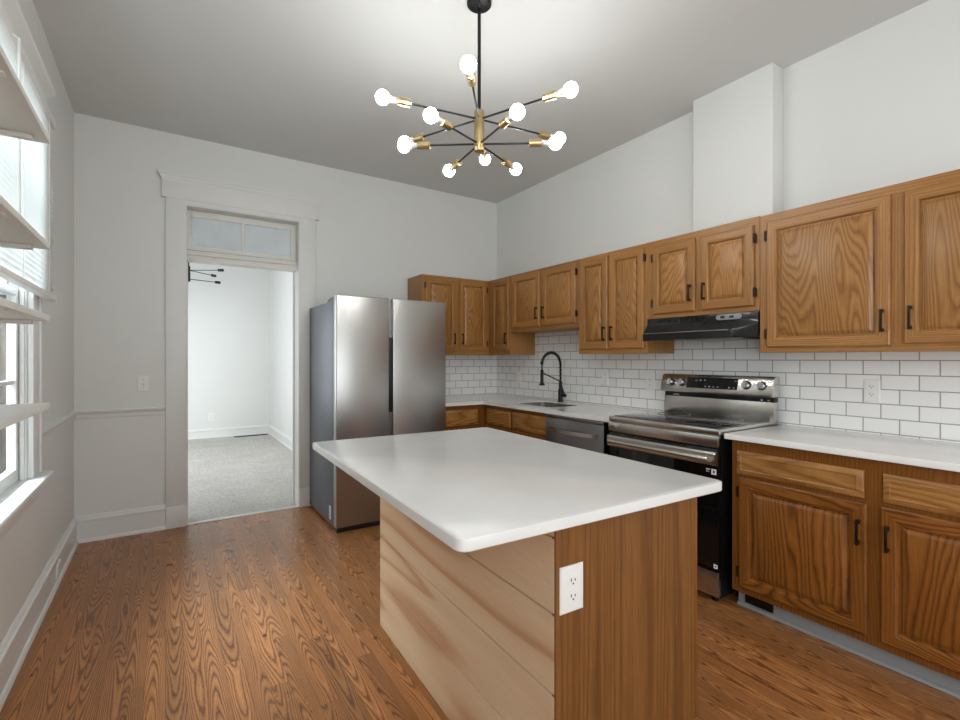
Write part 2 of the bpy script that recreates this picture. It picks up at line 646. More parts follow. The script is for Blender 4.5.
def make_pull(F, s, zc, n, parent, h=0.105, label=None):
    mb = MB()
    fbox(mb, F, s - 0.005, s + 0.005, zc - h / 2, zc + h / 2, n + 0.020, n + 0.029, 0.002)
    for q in (-1, 1):
        zz = zc + q * (h / 2 - 0.008)
        fbox(mb, F, s - 0.006, s + 0.006, zz - 0.008, zz + 0.008, n, n + 0.024, 0.002)
    return mb.build('pull', M_PULL, parent)


def make_hinge(F, s, zc, n, parent):
    mb = MB()
    fbox(mb, F, s - 0.007, s + 0.007, zc - 0.024, zc + 0.024, 0.0, n - 0.001, 0.002)
    c0, c1 = F.p(s, zc - 0.028, n * 0.7), F.p(s, zc + 0.028, n * 0.7)
    mb.tube([c0, c1], 0.006, 8)
    return mb.build('hinge', M_PULL, parent)


def cab_door(F, s0, s1, z0, z1, parent, mats, pull=None, hinge=None, pull_low=True, stile=0.052):
    """raised-panel door; pull / hinge = 'L' or 'R' side along s"""
    mv, mh, mp = mats
    mb = MB()
    st = stile
    frame_loft(mb, F, (s0, s1, z0, z1), [(0, 0.001), (0, 0.013), (0.006, 0.019), (st - 0.009, 0.019), (st - 0.005, 0.0165), (st, 0.0155), (st + 0.005, 0.004), (st + 0.005, 0.001)], mv, mh, True)
    d = mb.build('door', None, parent)
    mb = MB()
    i = st + 0.005
    vs = frame_loft(mb, F, (s0, s1, z0, z1), [(i, 0.002), (i, 0.004), (i + 0.007, 0.004), (i + 0.009, 0.0095), (i + 0.022, 0.0155), (i + 0.024, 0.0165)], mp, mp, False)
    mb.mat(mp)
    for r in (vs[0], vs[-1]):
        mb.bm.faces.new(r).material_index = mb.cur
    mb.build('door_panel', None, d)
    if pull:
        ps = s0 + 0.026 if pull == 'L' else s1 - 0.026
        zc = z0 + 0.115 if pull_low else z1 - 0.125
        make_pull(F, ps, zc, 0.019, d)
    if hinge:
        hs = s0 - 0.005 if hinge == 'L' else s1 + 0.005
        for zc in (z0 + 0.075, z1 - 0.075):
            make_hinge(F, hs, zc, 0.019, d)
    return d


def drawer_front(F, s0, s1, z0, z1, parent, mats):
    mv, mh, mp = mats
    mb = MB()
    mh = M_OAK_Y if abs(F.s.y) > 0.5 else M_OAK_X
    vs = frame_loft(mb, F, (s0, s1, z0, z1), [(0, 0.001), (0, 0.009), (0.004, 0.012), (0.024, 0.019), (0.027, 0.0165), (0.029, 0.0165)], mh, mh, False)
    mb.mat(mh)
    for r in (vs[0], vs[-1]):
        mb.bm.faces.new(r).material_index = mb.cur
    return mb.build('drawer', None, parent)


# ------------------------------------------------------------------ the setting
T = 0.2
struct(MB().box(XL - 0.25, XR + 0.2, YB - 0.2, YD + 0.012, -0.05, 0.0).build('floor', M_FLOOR))
struct(MB().box(XL - 0.25, XR + 0.2, YB - 0.2, YD + T, H, H + 0.1).build('ceiling', M_CEIL))
# left wall with the side window's opening and an added one for fill light
WY0, WY1, WZ0, WZ1 = 2.05, 3.05, 0.745, 2.50
mb = MB()
for y0, y1, z0, z1 in ((YB - 0.2, -1.6, -0.05, H), (-0.5, WY0, -0.05, H), (-1.6, -0.5, -0.05, 0.74), (-1.6, -0.5, 2.56, H), (WY1, YD + T, -0.05, H), (WY0, WY1, -0.05, WZ0 - 0.03), (WY0, WY1, WZ1, H)):
    mb.box(XL - 0.22, XL, y0, y1, z0, z1)
struct(mb.build('wall_left', M_WALL))
DX0, DX1, DZ = 0.135, 0.990, 2.515
mb = MB()
for x0, x1, z0, z1 in ((XL, DX0, -0.05, H), (DX1, XR + 0.2, -0.05, H), (DX0, DX1, DZ, H)):
    mb.box(x0, x1, YD, YD + T, z0, z1)
struct(mb.build('wall_back', M_WALL))
struct(MB().box(XR, XR + 0.2, YB - 0.2, YD, -0.05, H).build('wall_right', M_WALL))
mb = MB()
for x0, x1, z0, z1 in ((XL, -0.35, 0, H), (0.65, 1.0, 0, H), (2.0, XR, 0, H), (-0.35, 0.65, 0, 0.7), (1.0, 2.0, 0, 0.7), (-0.35, 0.65, 2.6, H), (1.0, 2.0, 2.6, H)):  # both rear openings are added to hold the fill lamps
    mb.box(x0, x1, YB - 0.2, YB, z0, z1)
struct(mb.build('wall_front', M_WALL))
struct(MB().box(2.994, XR, 1.431, 1.944, 2.112, H, 0.003).build('wall_chase', M_WALL))
struct(MB().box(3.110, XR, 0.02, YD, 0.90, 1.60).build('wall_backsplash_right', M_TILE_R))
struct(MB().box(1.90, 3.110, YD - 0.008, YD, 0.90, 1.36).build('wall_backsplash_back', M_TILE_B))

# next room
NX0, NX1, NY = -0.66, 1.53, 9.08
struct(MB().box(NX0 - 0.1, NX1 + 0.1, YD + 0.012, NY + 0.1, -0.05, 0.006).build('floor_carpet', M_CARPET))
struct(MB().box(NX0 - 0.1, NX1 + 0.1, NY, NY + 0.1, 0, H).build('wall_far', M_WALL))
struct(MB().box(NX1, NX1 + 0.1, YD + T, NY, 0, H).build('wall_far_right', M_WALL))
mb = MB()
for y0, y1, z0, z1 in ((YD + T, 5.5, 0, H), (7.7, NY, 0, H), (5.5, 7.7, 0, 0.65), (5.5, 7.7, 2.55, H)):
    mb.box(NX0 - 0.1, NX0, y0, y1, z0, z1)
struct(mb.build('wall_far_left', M_WALL))
struct(MB().box(NX0 - 0.1, NX1 + 0.1, YD + T, NY + 0.1, H, H + 0.1).build('ceiling_far', M_CEIL))


def base_profile(h):
    return [(0, 0.0), (0.030, 0.0), (0.030, 0.012), (0.024, 0.022), (0.017, 0.024), (0.017, h - 0.045), (0.022, h - 0.040), (0.022, h - 0.026), (0.014, h - 0.020), (0.009, h - 0.004), (0.005, h), (0, h)]


def run_profile(mb, prof, side, base, a0, a1):
    """profile (out, z) along a wall; side gives the axis and outward sign"""
    if side == 'left':
        mb.prism([(base + o, z) for o, z in prof], 'Y', a0, a1)
    elif side == 'rightfar':
        mb.prism([(base - o, z) for o, z in prof], 'Y', a0, a1)
    else:
        mb.prism([(base - o, z) for o, z in prof], 'X', a0, a1)
    return mb


struct(run_profile(MB(), base_profile(0.187), 'left', XL, YB, YD).build('baseboard_left', M_TRIM))
struct(run_profile(MB(), base_profile(0.187), 'back', YD, XL, 0.002).build('baseboard_back', M_TRIM))
struct(run_profile(MB(), base_profile(0.16), 'back', NY, NX0, NX1).build('baseboard_far', M_TRIM))
struct(run_profile(MB(), base_profile(0.16), 'rightfar', NX1, YD + T, NY).build('baseboard_far_right', M_TRIM))
RAIL = [(0, 0.876), (0.006, 0.878), (0.010, 0.888), (0.010, 0.906), (0.016, 0.912), (0.024, 0.922), (0.026, 0.931), (0.022, 0.936), (0, 0.938)]
struct(run_profile(MB(), RAIL, 'back', YD, XL, 0.002).build('trim_1', M_TRIM))
struct(run_profile(MB(), RAIL, 'left', XL, 3.225, YD).build('trim_2', M_TRIM))

# doorway: casing, lining, transom, threshold
door = sroot('door_1', ((DX0 + DX1) / 2, YD, 0))
mb = MB()
for x0, x1 in ((0.002, 0.136), (0.989, 1.124)):
    mb.box(x0, x1, YD - 0.026, YD, 0.165, 2.55, 0.003)
    mb.box(x0 - 0.001, x1 + 0.001, YD - 0.031, YD, 0.0, 0.166, 0.003)
mb.box(-0.022, 1.155, YD - 0.034, YD, 2.548, 2.682, 0.002)
mb.box(0.136, 0.989, YD - 0.024, YD, 2.515, 2.55)
mb.build('casing', M_TRIM, door)
cap = [(0, 2.680), (0.036, 2.680), (0.040, 2.694), (0.046, 2.700), (0.048, 2.712), (0.062, 2.726), (0.066, 2.738), (0, 2.742)]
rings = []
for o, z in cap[1:-1]:
    e = o - 0.036
    rings.append([(-0.022 - e, YD - o, z), (1.155 + e, YD - o, z), (1.155 + e, YD, z), (-0.022 - e, YD, z)])
MB().loft(rings).build('cornice', M_TRIM, door)
mb = MB()
mb.box(DX0, DX0 + 0.008, YD - 0.02, YD + T + 0.01, 0.006, DZ)
mb.box(DX1 - 0.008, DX1, YD - 0.02, YD + T + 0.01, 0.006, DZ)
mb.box(DX0, DX1, YD - 0.02, YD + T + 0.01, DZ - 0.008, DZ)
for x0, x1 in ((DX0 + 0.006, DX0 + 0.020), (DX1 - 0.020, DX1 - 0.006)):
    mb.box(x0, x1, YD + 0.145, YD + 0.185, 0.006, 2.10)
mb.build('jamb', M_CREAM, door)
mb = MB()
ty = YD + 0.10
mb.box(DX0 + 0.008, DX1 - 0.008, ty - 0.045, ty + 0.06, 2.092, 2.135, 0.002)
mb.box(DX0 + 0.008, DX1 - 0.008, ty - 0.062, ty + 0.06, 2.135, 2.150, 0.004)
mb.box(DX0 + 0.008, DX1 - 0.008, ty - 0.035, ty + 0.06, 2.150, 2.176, 0.002)
mb.box(DX0 + 0.008, DX1 - 0.008, ty - 0.054, ty + 0.06, 2.176, 2.186, 0.002)
mb.build('transom_bar', M_CREAM, door)
tw = sroot('window_2', (0.564, ty, 2.19))
mb = MB()
SX0, SX1, SZ0, SZ1 = DX0 + 0.009, DX1 - 0.009, 2.188, 2.504
for x0, x1, z0, z1 in ((SX0, SX0 + 0.030, SZ0, SZ1), (SX1 - 0.045, SX1, SZ0, SZ1), (SX0 + 0.030, SX1 - 0.045, SZ0, SZ0 + 0.030), (SX0 + 0.030, SX1 - 0.045, SZ1 - 0.050, SZ1), (0.540, 0.562, SZ0 + 0.030, SZ1 - 0.050)):
    mb.box(x0, x1, ty - 0.012, ty + 0.024, z0, z1, 0.002)
mb.build('window_sash', M_CREAM, tw)
for x0, x1 in ((SX0 + 0.028, 0.542), (0.560, SX1 - 0.043)):
    MB().box(x0, x1, ty + 0.004, ty + 0.008, SZ0 + 0.028, SZ1 - 0.048).build('pane', M_DUSTY, tw)
struct(MB().prism([(YD - 0.012, 0.0005), (YD - 0.006, 0.008), (YD + 0.02, 0.010), (YD + 0.032, 0.006), (YD + 0.032, 0.0005)], 'X', DX0 + 0.001, DX1 - 0.001).build('trim_3', M_CREAM))

# side window with casing, sashes, sill
win = sroot('window_1', (XL, (WY0 + WY1) / 2, WZ0))
mb = MB()
for y0, y1 in ((WY0 - 0.155, WY0), (WY1, WY1 + 0.155)):
    mb.box(XL, XL + 0.022, y0, y1, WZ0, WZ1 + 0.005, 0.003)
    mb.box(XL, XL + 0.030, y0 if y0 < 2.5 else y1 - 0.028, y0 + 0.028 if y0 < 2.5 else y1, WZ0, WZ1 + 0.005, 0.004)
mb.box(XL, XL + 0.030, WY0 - 0.175, WY1 + 0.175, WZ1, WZ1 + 0.115, 0.002)
mb.prism([(XL, WZ1 + 0.115), (XL + 0.032, WZ1 + 0.115), (XL + 0.036, WZ1 + 0.128), (XL + 0.046, WZ1 + 0.136), (XL + 0.070, WZ1 + 0.152), (XL + 0.074, WZ1 + 0.162), (XL, WZ1 + 0.166)], 'Y', WY0 - 0.205, WY1 + 0.205)
mb.build('casing', M_TRIM, win)
mb = MB()
mb.box(XL - 0.12, XL + 0.0005, WY0 + 0.001, WY1 - 0.001, WZ0 - 0.030, WZ0, 0.003)
mb.box(XL + 0.001, XL + 0.072, WY0 - 0.17, WY1 + 0.172, WZ0 - 0.028, WZ0, 0.008, 3)
mb.box(XL, XL + 0.018, WY0 - 0.14, WY1 + 0.14, WZ0 - 0.125, WZ0 - 0.028, 0.003)
mb.build('sill', M_TRIM, win)
mb = MB()
for y0, y1 in ((WY0, WY0 + 0.012), (WY1 - 0.012, WY1)):
    mb.box(XL - 0.062, XL, y0, y1, WZ0, WZ1)
    s = 1 if y0 < 2.5 else -1
    e = y1 if s > 0 else y0
    mb.box(XL - 0.022, XL - 0.006, min(e, e + s * 0.014), max(e, e + s * 0.014), WZ0, WZ1, 0.002)
mb.box(XL - 0.20, XL, WY0, WY1, WZ1 - 0.012, WZ1)
mb.build('jamb', M_TRIM, win)
mb = MB()
for y0, y1 in ((WY0, WY0 + 0.0125), (WY1 - 0.0125, WY1)):
    mb.box(XL - 0.225, XL - 0.0625, y0, y1, WZ0, WZ1)
    s = 1 if y0 < 2.5 else -1
    e = y1 if s > 0 else y0
    mb.box(XL - 0.175, XL - 0.145, min(e, e + s * 0.012), max(e, e + s * 0.012), WZ0, WZ1, 0.002)
mb.build('outer_jamb', M_WEATHER, win)
for nm, xa, z0, z1 in (('sash', XL - 0.060, WZ0, 1.63), ('sash', XL - 0.098, 1.60, WZ1 - 0.012)):
    y0, y1 = WY0 + 0.013, WY1 - 0.013
    mb = MB()
    fw = 0.045
    mb.box(xa, xa + 0.034, y0, y0 + fw, z0, z1, 0.003)
    mb.box(xa, xa + 0.034, y1 - fw, y1, z0, z1, 0.003)
    mb.box(xa, xa + 0.034, y0 + fw, y1 - fw, z0, z0 + 0.06, 0.003)
    mb.box(xa, xa + 0.034, y0 + fw, y1 - fw, z1 - 0.034, z1, 0.003)
    for k in (1, 2):
        yy = y0 + fw + (y1 - y0 - 2 * fw) * k / 3
        mb.box(xa + 0.008, xa + 0.028, yy - 0.009, yy + 0.009, z0 + 0.06, z1 - 0.034)
    zz = (z0 + 0.06 + z1 - 0.034) / 2
    mb.box(xa + 0.008, xa + 0.028, y0 + fw, y1 - fw, zz - 0.009, zz + 0.009)
    so = mb.build(nm, M_TRIM, win)
    MB().box(xa + 0.015, xa + 0.019, y0 + fw - 0.004, y1 - fw + 0.004, z0 + 0.056, z1 - 0.03).build('pane', M_PANE, so)
struct(MB().box(-3.0, -2.8, 0.0, 18.0, -0.5, 3.0).build('wall_neighbour', M_SIDING))

# ------------------------------------------------------------------ blind and shelves on the left
bl = thing('window_blind', 'white slatted blind with wand hanging half drawn over the side window', 'blind', (-0.475, 2.57, 2.50))
BY0, BY1 = 1.93, 3.215
MB().box(-0.508, -0.462, BY0, BY1, 2.462, 2.505, 0.003).build('headrail', M_PLASTIC, bl)
mb = MB()
z = 2.450
while z > 1.635:
    pts = []
    for k in range(5):
        q = (k / 4 - 0.5)
        pts.append((-0.484 + q * 0.030, z + q * 0.036 + 0.0035 * (1 - 4 * q * q)))
    va = [mb.bm.verts.new((x, BY0 + 0.004, zz)) for x, zz in pts]
    vb = [mb.bm.verts.new((x, BY1 - 0.004, zz)) for x, zz in pts]
    for k in range(4):
        mb.bm.faces.new((va[k], va[k + 1], vb[k + 1], vb[k]))
    z -= 0.0232
mb.build('slats', M_BLIND, bl)
MB().box(-0.500, -0.460, BY0 + 0.002, BY1 + 0.004, 1.600, 1.622, 0.004).build('bottom_rail', M_PLASTIC, bl)
for y in (2.06, 2.57, 3.07):
    MB().tube([(-0.466, y, 2.462), (-0.466, y, 1.62)], 0.0012, 6).build('cord', M_PLASTIC, bl)
MB().tube([(-0.458, 2.36, 2.47), (-0.440, 2.36, 2.46), (-0.440, 2.36, 1.72)], 0.0045, 8).build('wand', M_PLASTIC, bl)

SHY0, SHY1, SHX = 0.72, 1.88, -0.284
for zz, lab in ((1.938, 'topmost of the four white wall shelves beside the side window'),
                (1.628, 'white wall shelf by the window, second from the top'),
                (1.417, 'white wall shelf by the window, third from the top, just below the blind'),
                (1.160, 'lowest of the four white wall shelves, seen from above')):
    sh = thing('wall_shelf', lab, 'shelf', (XL, (SHY0 + SHY1) / 2, zz), group='white shelves on the left wall')
    MB().box(XL, SHX, SHY0, SHY1, zz, zz + 0.018, 0.002).build('board', M_SHELF, sh)
    MB().box(XL, SHX - 0.03, SHY1 - 0.06, SHY1 - 0.035, zz - 0.012, zz, 0.002).build('batten', M_SHELF, sh)
    for y in (1.0, 1.466):
        b = MB()
        b.box(XL, XL + 0.004, y - 0.012, y + 0.012, zz - 0.16, zz, 0.001)
        b.box(XL, SHX - 0.012, y - 0.012, y + 0.012, zz - 0.004, zz, 0.001)
        b.tube([(XL + 0.004, y, zz - 0.14), (XL + 0.07, y, zz - 0.05), (SHX - 0.05, y, zz - 0.006)], 0.004, 8)
        b.build('bracket', M_PLASTIC, sh)


# ------------------------------------------------------------------ outlets and switches
def outlet(F, s, z, label, switch=False, group=None, w=0.072, h=0.118, parent=None, name='wall_outlet', cat='outlet'):
    if parent is None:
        t = thing(name, label, cat, F.p(s, z - h / 2, 0), group=group)
    else:
        t = parent
    mb = MB()
    prof = [(0, 0.0), (0, 0.003), (0.004, 0.0065), (0.006, 0.0068)]
    mb.loft([F.rect(s - w / 2, s + w / 2, z - h / 2, z + h / 2, i, n) for i, n in prof])
    pl = mb.build('cover_plate', M_PLASTIC, t)
    if switch:
        mb = MB()
        a = [F.p(s - 0.005, z - 0.012, 0.006), F.p(s + 0.005, z - 0.012, 0.006), F.p(s + 0.005, z + 0.012, 0.006), F.p(s - 0.005, z + 0.012, 0.006)]
        b = [F.p(s - 0.004, z - 0.002, 0.018), F.p(s + 0.004, z - 0.002, 0.018), F.p(s + 0.004, z + 0.008, 0.016), F.p(s - 0.004, z + 0.008, 0.016)]
        mb.loft([a, b]).build('toggle', M_PLASTIC, pl)
        for q in (-1, 1):
            MB().lathe(F.p(s, z + q * 0.030, 0.006), F.n, [(0, 0.003), (0.0012, 0.003)], 8).build('screw', M_SLOT, pl)
        return t
    for q in (-1, 1):
        zc = z + q * 0.0205
        mb = MB()
        ring = []
        for k in range(20):
            an = 2 * math.pi * k / 20
            ring.append((0.0172 * math.cos(an), max(-0.0125, min(0.0125, 0.0172 * math.sin(an)))))
        mb.mat(M_PLASTIC).loft([[F.p(s + a, zc + b, n) for a, b in ring] for n in (0.006, 0.0086)])
        mb.mat(M_SLOT)
        for a, hh in ((-0.0065, 0.0085), (0.0065, 0.0065)):
            fbox(mb, F, s + a - 0.0013, s + a + 0.0013, zc + 0.0005, zc + 0.0005 + hh, 0.0084, 0.0091)
        mb.lathe(F.p(s, zc - 0.0055, 0.0084), F.n, [(0, 0.0026), (0.0007, 0.0026)], 8)
        mb.build('receptacle', None, pl)
    return t


FR = Face((3.110, 0, 0), (0, -1, 0), (-1, 0, 0))          # right tiled wall, s = -y
FBK = Face((0, YD, 0), (1, 0, 0), (0, -1, 0))              # back wall
outlet(FR, -4.010, 1.106, 'white outlet on the right tiled wall near the back corner')
outlet(FR, -2.829, 1.145, 'white switch on the tiles between faucet and stove outlet', switch=True, name='wall_switch', cat='light switch')
outlet(FR, -2.373, 1.127, 'white outlet on the tiles just left of the stainless stove')
outlet(FR, -0.993, 1.139, 'white outlet on the tiles right of the stove above the worktop')
outlet(FBK, -0.139, 1.120, 'white light switch on the wall left of the doorway', switch=True, name='wall_switch', cat='light switch')
FFAR = Face((0, NY, 0), (1, 0, 0), (0, -1, 0))
outlet(FFAR, 0.628, 0.345, 'small white outlet low on the far wall of the carpeted room', w=0.09, h=0.15)
FBL = Face((XL + 0.017, 0, 0), (0, 1, 0), (1, 0, 0))
outlet(FBL, 3.70, 0.080, 'white outlet set low in the left baseboard', w=0.115, h=0.072)

# floor register in the next room
reg = thing('floor_vent', 'dark metal floor register in the carpet by the far wall', 'vent', (1.21, 8.93, 0.006))
MB().box(0.955, 1.465, 8.885, 8.975, 0.006, 0.016, 0.002).build('frame', M_SLOT, reg)
mb = MB()
for k in range(20):
    x = 0.968 + k * 0.0245
    mb.box(x, x + 0.016, 8.897, 8.963, 0.0158, 0.0175)
mb.build('grille', M_BLACK, reg)

# ------------------------------------------------------------------ upper cabinets
UT = 2.111
FU = Face((2.80, 0, 0), (0, -1, 0), (-1, 0, 0))     # right run, s=-y
FUB = Face((0, 4.11, 0), (1, 0, 0), (0, -1, 0))     # back run, s=x
WB = 3.108                                          # backs of right-run cabinets


def upper_body(parent, x0, x1, y0, y1, z0, z1, gv, rails=(), back=False):
    mb = MB()
    mb.mat(gv).box(x0, x1, y0, y1, z0, z1, 0.0015, 1)
    for za, zb in rails:
        if back:
            mb.mat(M_OAKF_X).box(x0 + 0.038, x1 - 0.030, y0 - 0.0006, y0 + 0.01, za, zb)
        else:
            mb.mat(M_OAKF_Y).box(x0 - 0.0006, x0 + 0.01, y0 + 0.026, y1 - 0.040, za, zb)
    return mb.build('body', None, parent)


UV = (M_OAKF_V, M_OAKF_Y, M_OAK_V)
UVB = (M_OAKF_V, M_OAKF_X, M_OAK_VX)


def upper_right(y0, y1, z0, z1, doors, label):
    c = thing('wall_cabinet', label, 'cabinet', (2.95, (y0 + y1) / 2, z0), group='oak wall cabinets')
    upper_body(c, 2.80, WB, y0, y1, z0, z1, M_OAKF_V, ((z0 + 0.0005, doors[0][2] + 0.008), (doors[0][3] - 0.01, z1 - 0.0005)) if y1 < 4 else ())
    for (a, b, za, zb, pl, hg) in doors:
        cab_door(FU, -b, -a, za, zb, c, UV, pl, hg)
    return c


c = thing('wall_cabinet', 'oak two-door wall cabinet on the back wall above the fridge corner', 'cabinet', (2.41, 4.27, 1.345), group='oak wall cabinets')
upper_body(c, 2.027, 2.7995, 4.11, YD - 0.009, 1.345, UT - 0.003, M_OAKF_V, ((1.346, 1.395), (2.072, UT - 0.0035)), True)
cab_door(FUB, 2.066, 2.396, 1.388, 2.080, c, UVB, 'R', 'L', stile=0.05)
cab_door(FUB, 2.436, 2.762, 1.388, 2.084, c, UVB, 'L', 'R', stile=0.05)
upper_right(3.747, YD - 0.009, 1.346, UT, [(3.764, 4.052, 1.392, 2.086, 'R', None)], 'oak single-door wall cabinet in the corner left of the sink')
upper_right(2.825, 3.745, 1.562, UT, [(3.302, 3.702, 1.600, 2.088, 'R', None), (2.850, 3.262, 1.600, 2.088, 'L', 'R')], 'short oak two-door wall cabinet above the black faucet')
upper_right(2.167, 2.823, 1.346, UT, [(2.514, 2.796, 1.382, 2.084, 'R', None), (2.186, 2.490, 1.382, 2.086, 'L', 'R')], 'tall narrow oak two-door wall cabinet just left of the range hood')
upper_right(1.409, 2.165, 1.580, UT, [(1.798, 2.110, 1.608, 2.066, 'R', 'L'), (1.436, 1.757, 1.608, 2.064, 'L', 'R')], 'short oak two-door wall cabinet above the black range hood')
upper_right(0.180, 1.407, 1.342, UT - 0.004, [(0.822, 1.365, 1.369, 2.062, 'R', 'L'), (0.212, 0.774, 1.376, 2.062, 'L', 'R')], 'wide oak wall cabinet with large doors at the right edge')

# ------------------------------------------------------------------ range hood
hd = thing('range_hood', 'black range hood under the short cabinet above the stove', 'hood', (2.95, 1.79, 1.43))
MB().box(2.797, WB, 1.414, 2.160, 1.436, 1.5785, 0.003).build('body', M_HOOD, hd)
mb = MB()
def vis(y, k):
    return [(2.797, y, 1.536), (2.797 - 0.018 * k, y, 1.512), (2.797 - 0.042 * k, y, 1.482 + 0.03 * (1 - k)), (2.797 - 0.047 * k, y, 1.474 + 0.034 * (1 - k)), (2.797 - 0.045 * k, y, 1.430), (2.797, y, 1.430)]
mb.loft([vis(2.160, 1.0), vis(1.56, 1.0), vis(1.52, 0.86), vis(1.46, 0.45), vis(1.416, 0.12)])
mb.build('visor', M_HOOD, hd)
mb = MB()
ring = []
for k in range(24):
    an = 2 * math.pi * k / 24
    cx = 0.062 if math.cos(an) >= 0 else -0.062
    ring.append((cx + 0.016 * math.cos(an), 0.016 * math.sin(an)))
mb.loft([[(2.797 - n, 1.585 - a, 1.556 + b) for a, b in ring] for n in (0.0, 0.004)])
cp = mb.build('switch_plate', M_GREYPL, hd)
for dy in (0.035, -0.020):
    MB().box(2.788, 2.794, 1.585 + dy - 0.013, 1.585 + dy + 0.013, 1.549, 1.563, 0.002).build('rocker_switch', M_BLACK, cp)
mb = MB()
for k in range(16):
    mb.box(2.795, 2.798, 1.74 + k * 0.022, 1.752 + k * 0.022, 1.548, 1.567)
mb.build('vent_slots', M_BLACK, hd)
mb = MB()
mb.tube([(2.7495, 2.158, 1.477), (2.7495, 1.56, 1.477)], 0.0032, 6)  # bright strip modelled in place of the highlight along the visor lip
mb.build('lip_highlight', M_CHROME, hd)
MB().box(2.79, 3.06, 1.50, 1.86, 1.424, 1.437, 0.002).build('filter_plate', M_STEEL_D, hd)

# ------------------------------------------------------------------ lower cabinets
FL = Face((2.505, 0, 0), (0, -1, 0), (-1, 0, 0))
LV, LVB = (M_BASEF_V, M_BASE_Y, M_BASEP_V), (M_BASEF_V, M_BASE_X, M_BASEP_V)
WT = 0.8835
c = thing('base_cabinet', 'oak base cabinet with two drawers and doors right of the stove', 'cabinet', (2.8, 0.75, 0), group='oak base cabinets')
MB().mat(M_BASEF_V).box(2.505, WB, 0.06, 1.402, 0.094, WT, 0.0015, 1).build('body', None, c)
drawer_front(FL, -1.372, -0.826, 0.711, 0.829, c, LV)
drawer_front(FL, -0.760, -0.205, 0.711, 0.829, c, LV)
for a, b, pl, hg in ((0.814, 1.360, 'R', 'L'), (0.205, 0.767, 'L', 'R')):
    cab_door(FL, -b, -a, 0.128, 0.692, c, LV, pl, hg, pull_low=False, stile=0.058)
k = MB().box(2.570, 2.586, 0.06, 1.402, 0.0, 0.0935)
k.prism([(2.570, 0.0), (2.556, 0.0), (2.556, 0.006), (2.560, 0.013), (2.570, 0.016)], 'Y', 0.06, 1.402)
kb = k.build('toe_kick', M_KICK, c)
mb = MB().mat(M_BLACK).box(2.564, 2.5705, 1.225, 1.365, 0.022, 0.086, 0.002)
for q in range(5):
    mb.box(2.561, 2.565, 1.232, 1.358, 0.030 + q * 0.011, 0.034 + q * 0.011)
mb.build('vent_grille', None, kb)

c = thing('base_cabinet', 'oak sink base cabinet with two false drawers left of the dishwasher', 'cabinet', (2.8, 3.3, 0), group='oak base cabinets')
mb = MB().mat(M_BASEF_V)
mb.box(2.505, 2.525, 2.858, 3.764, 0.094, WT)
mb.box(2.525, WB, 2.858, 2.876, 0.094, WT)
mb.box(2.525, WB, 4.402, 4.420, 0.094, WT)
mb.box(2.525, WB, 2.876, 4.402, 0.094, 0.112)
mb.box(2.575, 2.59, 2.858, 3.80, 0.0, 0.094)
mb.build('body', None, c)
drawer_front(FL, -3.700, -3.340, 0.708, 0.850, c, LV)
drawer_front(FL, -3.315, -2.872, 0.708, 0.850, c, LV)
cab_door(FL, -3.700, -3.340, 0.128, 0.690, c, LV, 'R', 'L', pull_low=False)
cab_door(FL, -3.315, -2.872, 0.128, 0.690, c, LV, 'L', 'R', pull_low=False)

c = thing('base_cabinet', 'small oak base cabinet with one drawer beside the fridge', 'cabinet', (2.26, 4.1, 0), group='oak base cabinets')
MB().mat(M_BASEF_V).box(2.020, 2.504, 3.765, YD - 0.010, 0.094, WT, 0.0015, 1).build('body', None, c)
FLB = Face((0, 3.765, 0), (1, 0, 0), (0, -1, 0))
drawer_front(FLB, 2.060, 2.428, 0.700, 0.842, c, LVB)
cab_door(FLB, 2.060, 2.428, 0.128, 0.682, c, LVB, 'R', 'L', pull_low=False)
MB().box(2.020, 2.504, 3.835, 3.85, 0.0, 0.0935).build('toe_kick', M_KICK, c)


# ------------------------------------------------------------------ worktops, sink, faucet
def slab(mb, poly, z0, z1, r=0.004):
    """polygon slab with eased edges (poly counter-clockwise)"""
    b = bmesh.new()
    vs = [b.verts.new((x, y, z0)) for x, y in poly]
    f = b.faces.new(vs)
    e = bmesh.ops.extrude_face_region(b, geom=[f])
    bmesh.ops.translate(b, verts=[v for v in e['geom'] if isinstance(v, bmesh.types.BMVert)], vec=(0, 0, z1 - z0))
    hz = [ed for ed in b.edges if abs(ed.verts[0].co.z - ed.verts[1].co.z) < 1e-6]
    bmesh.ops.bevel(b, geom=hz, offset=r, segments=3, affect='EDGES', profile=0.5)
    return mb._merge(b)


def rrect(x0, x1, y0, y1, r, n=6):
    out = []
    for cx, cy, a0 in ((x1 - r, y1 - r, 0), (x0 + r, y1 - r, 90), (x0 + r, y0 + r, 180), (x1 - r, y0 + r, 270)):
        for k in range(n + 1):
            a = R(a0 + 90 * k / n)
            out.append((cx + r * math.cos(a), cy + r * math.sin(a)))
    return out


mb = slab(MB(), [(2.474, 0.04), (3.109, 0.04), (3.109, 1.427), (2.474, 1.427)], 0.884, 0.914)
tag(mb.build('worktop', M_QUARTZ), 'white quartz worktop on the base cabinet right of the stove', 'worktop')

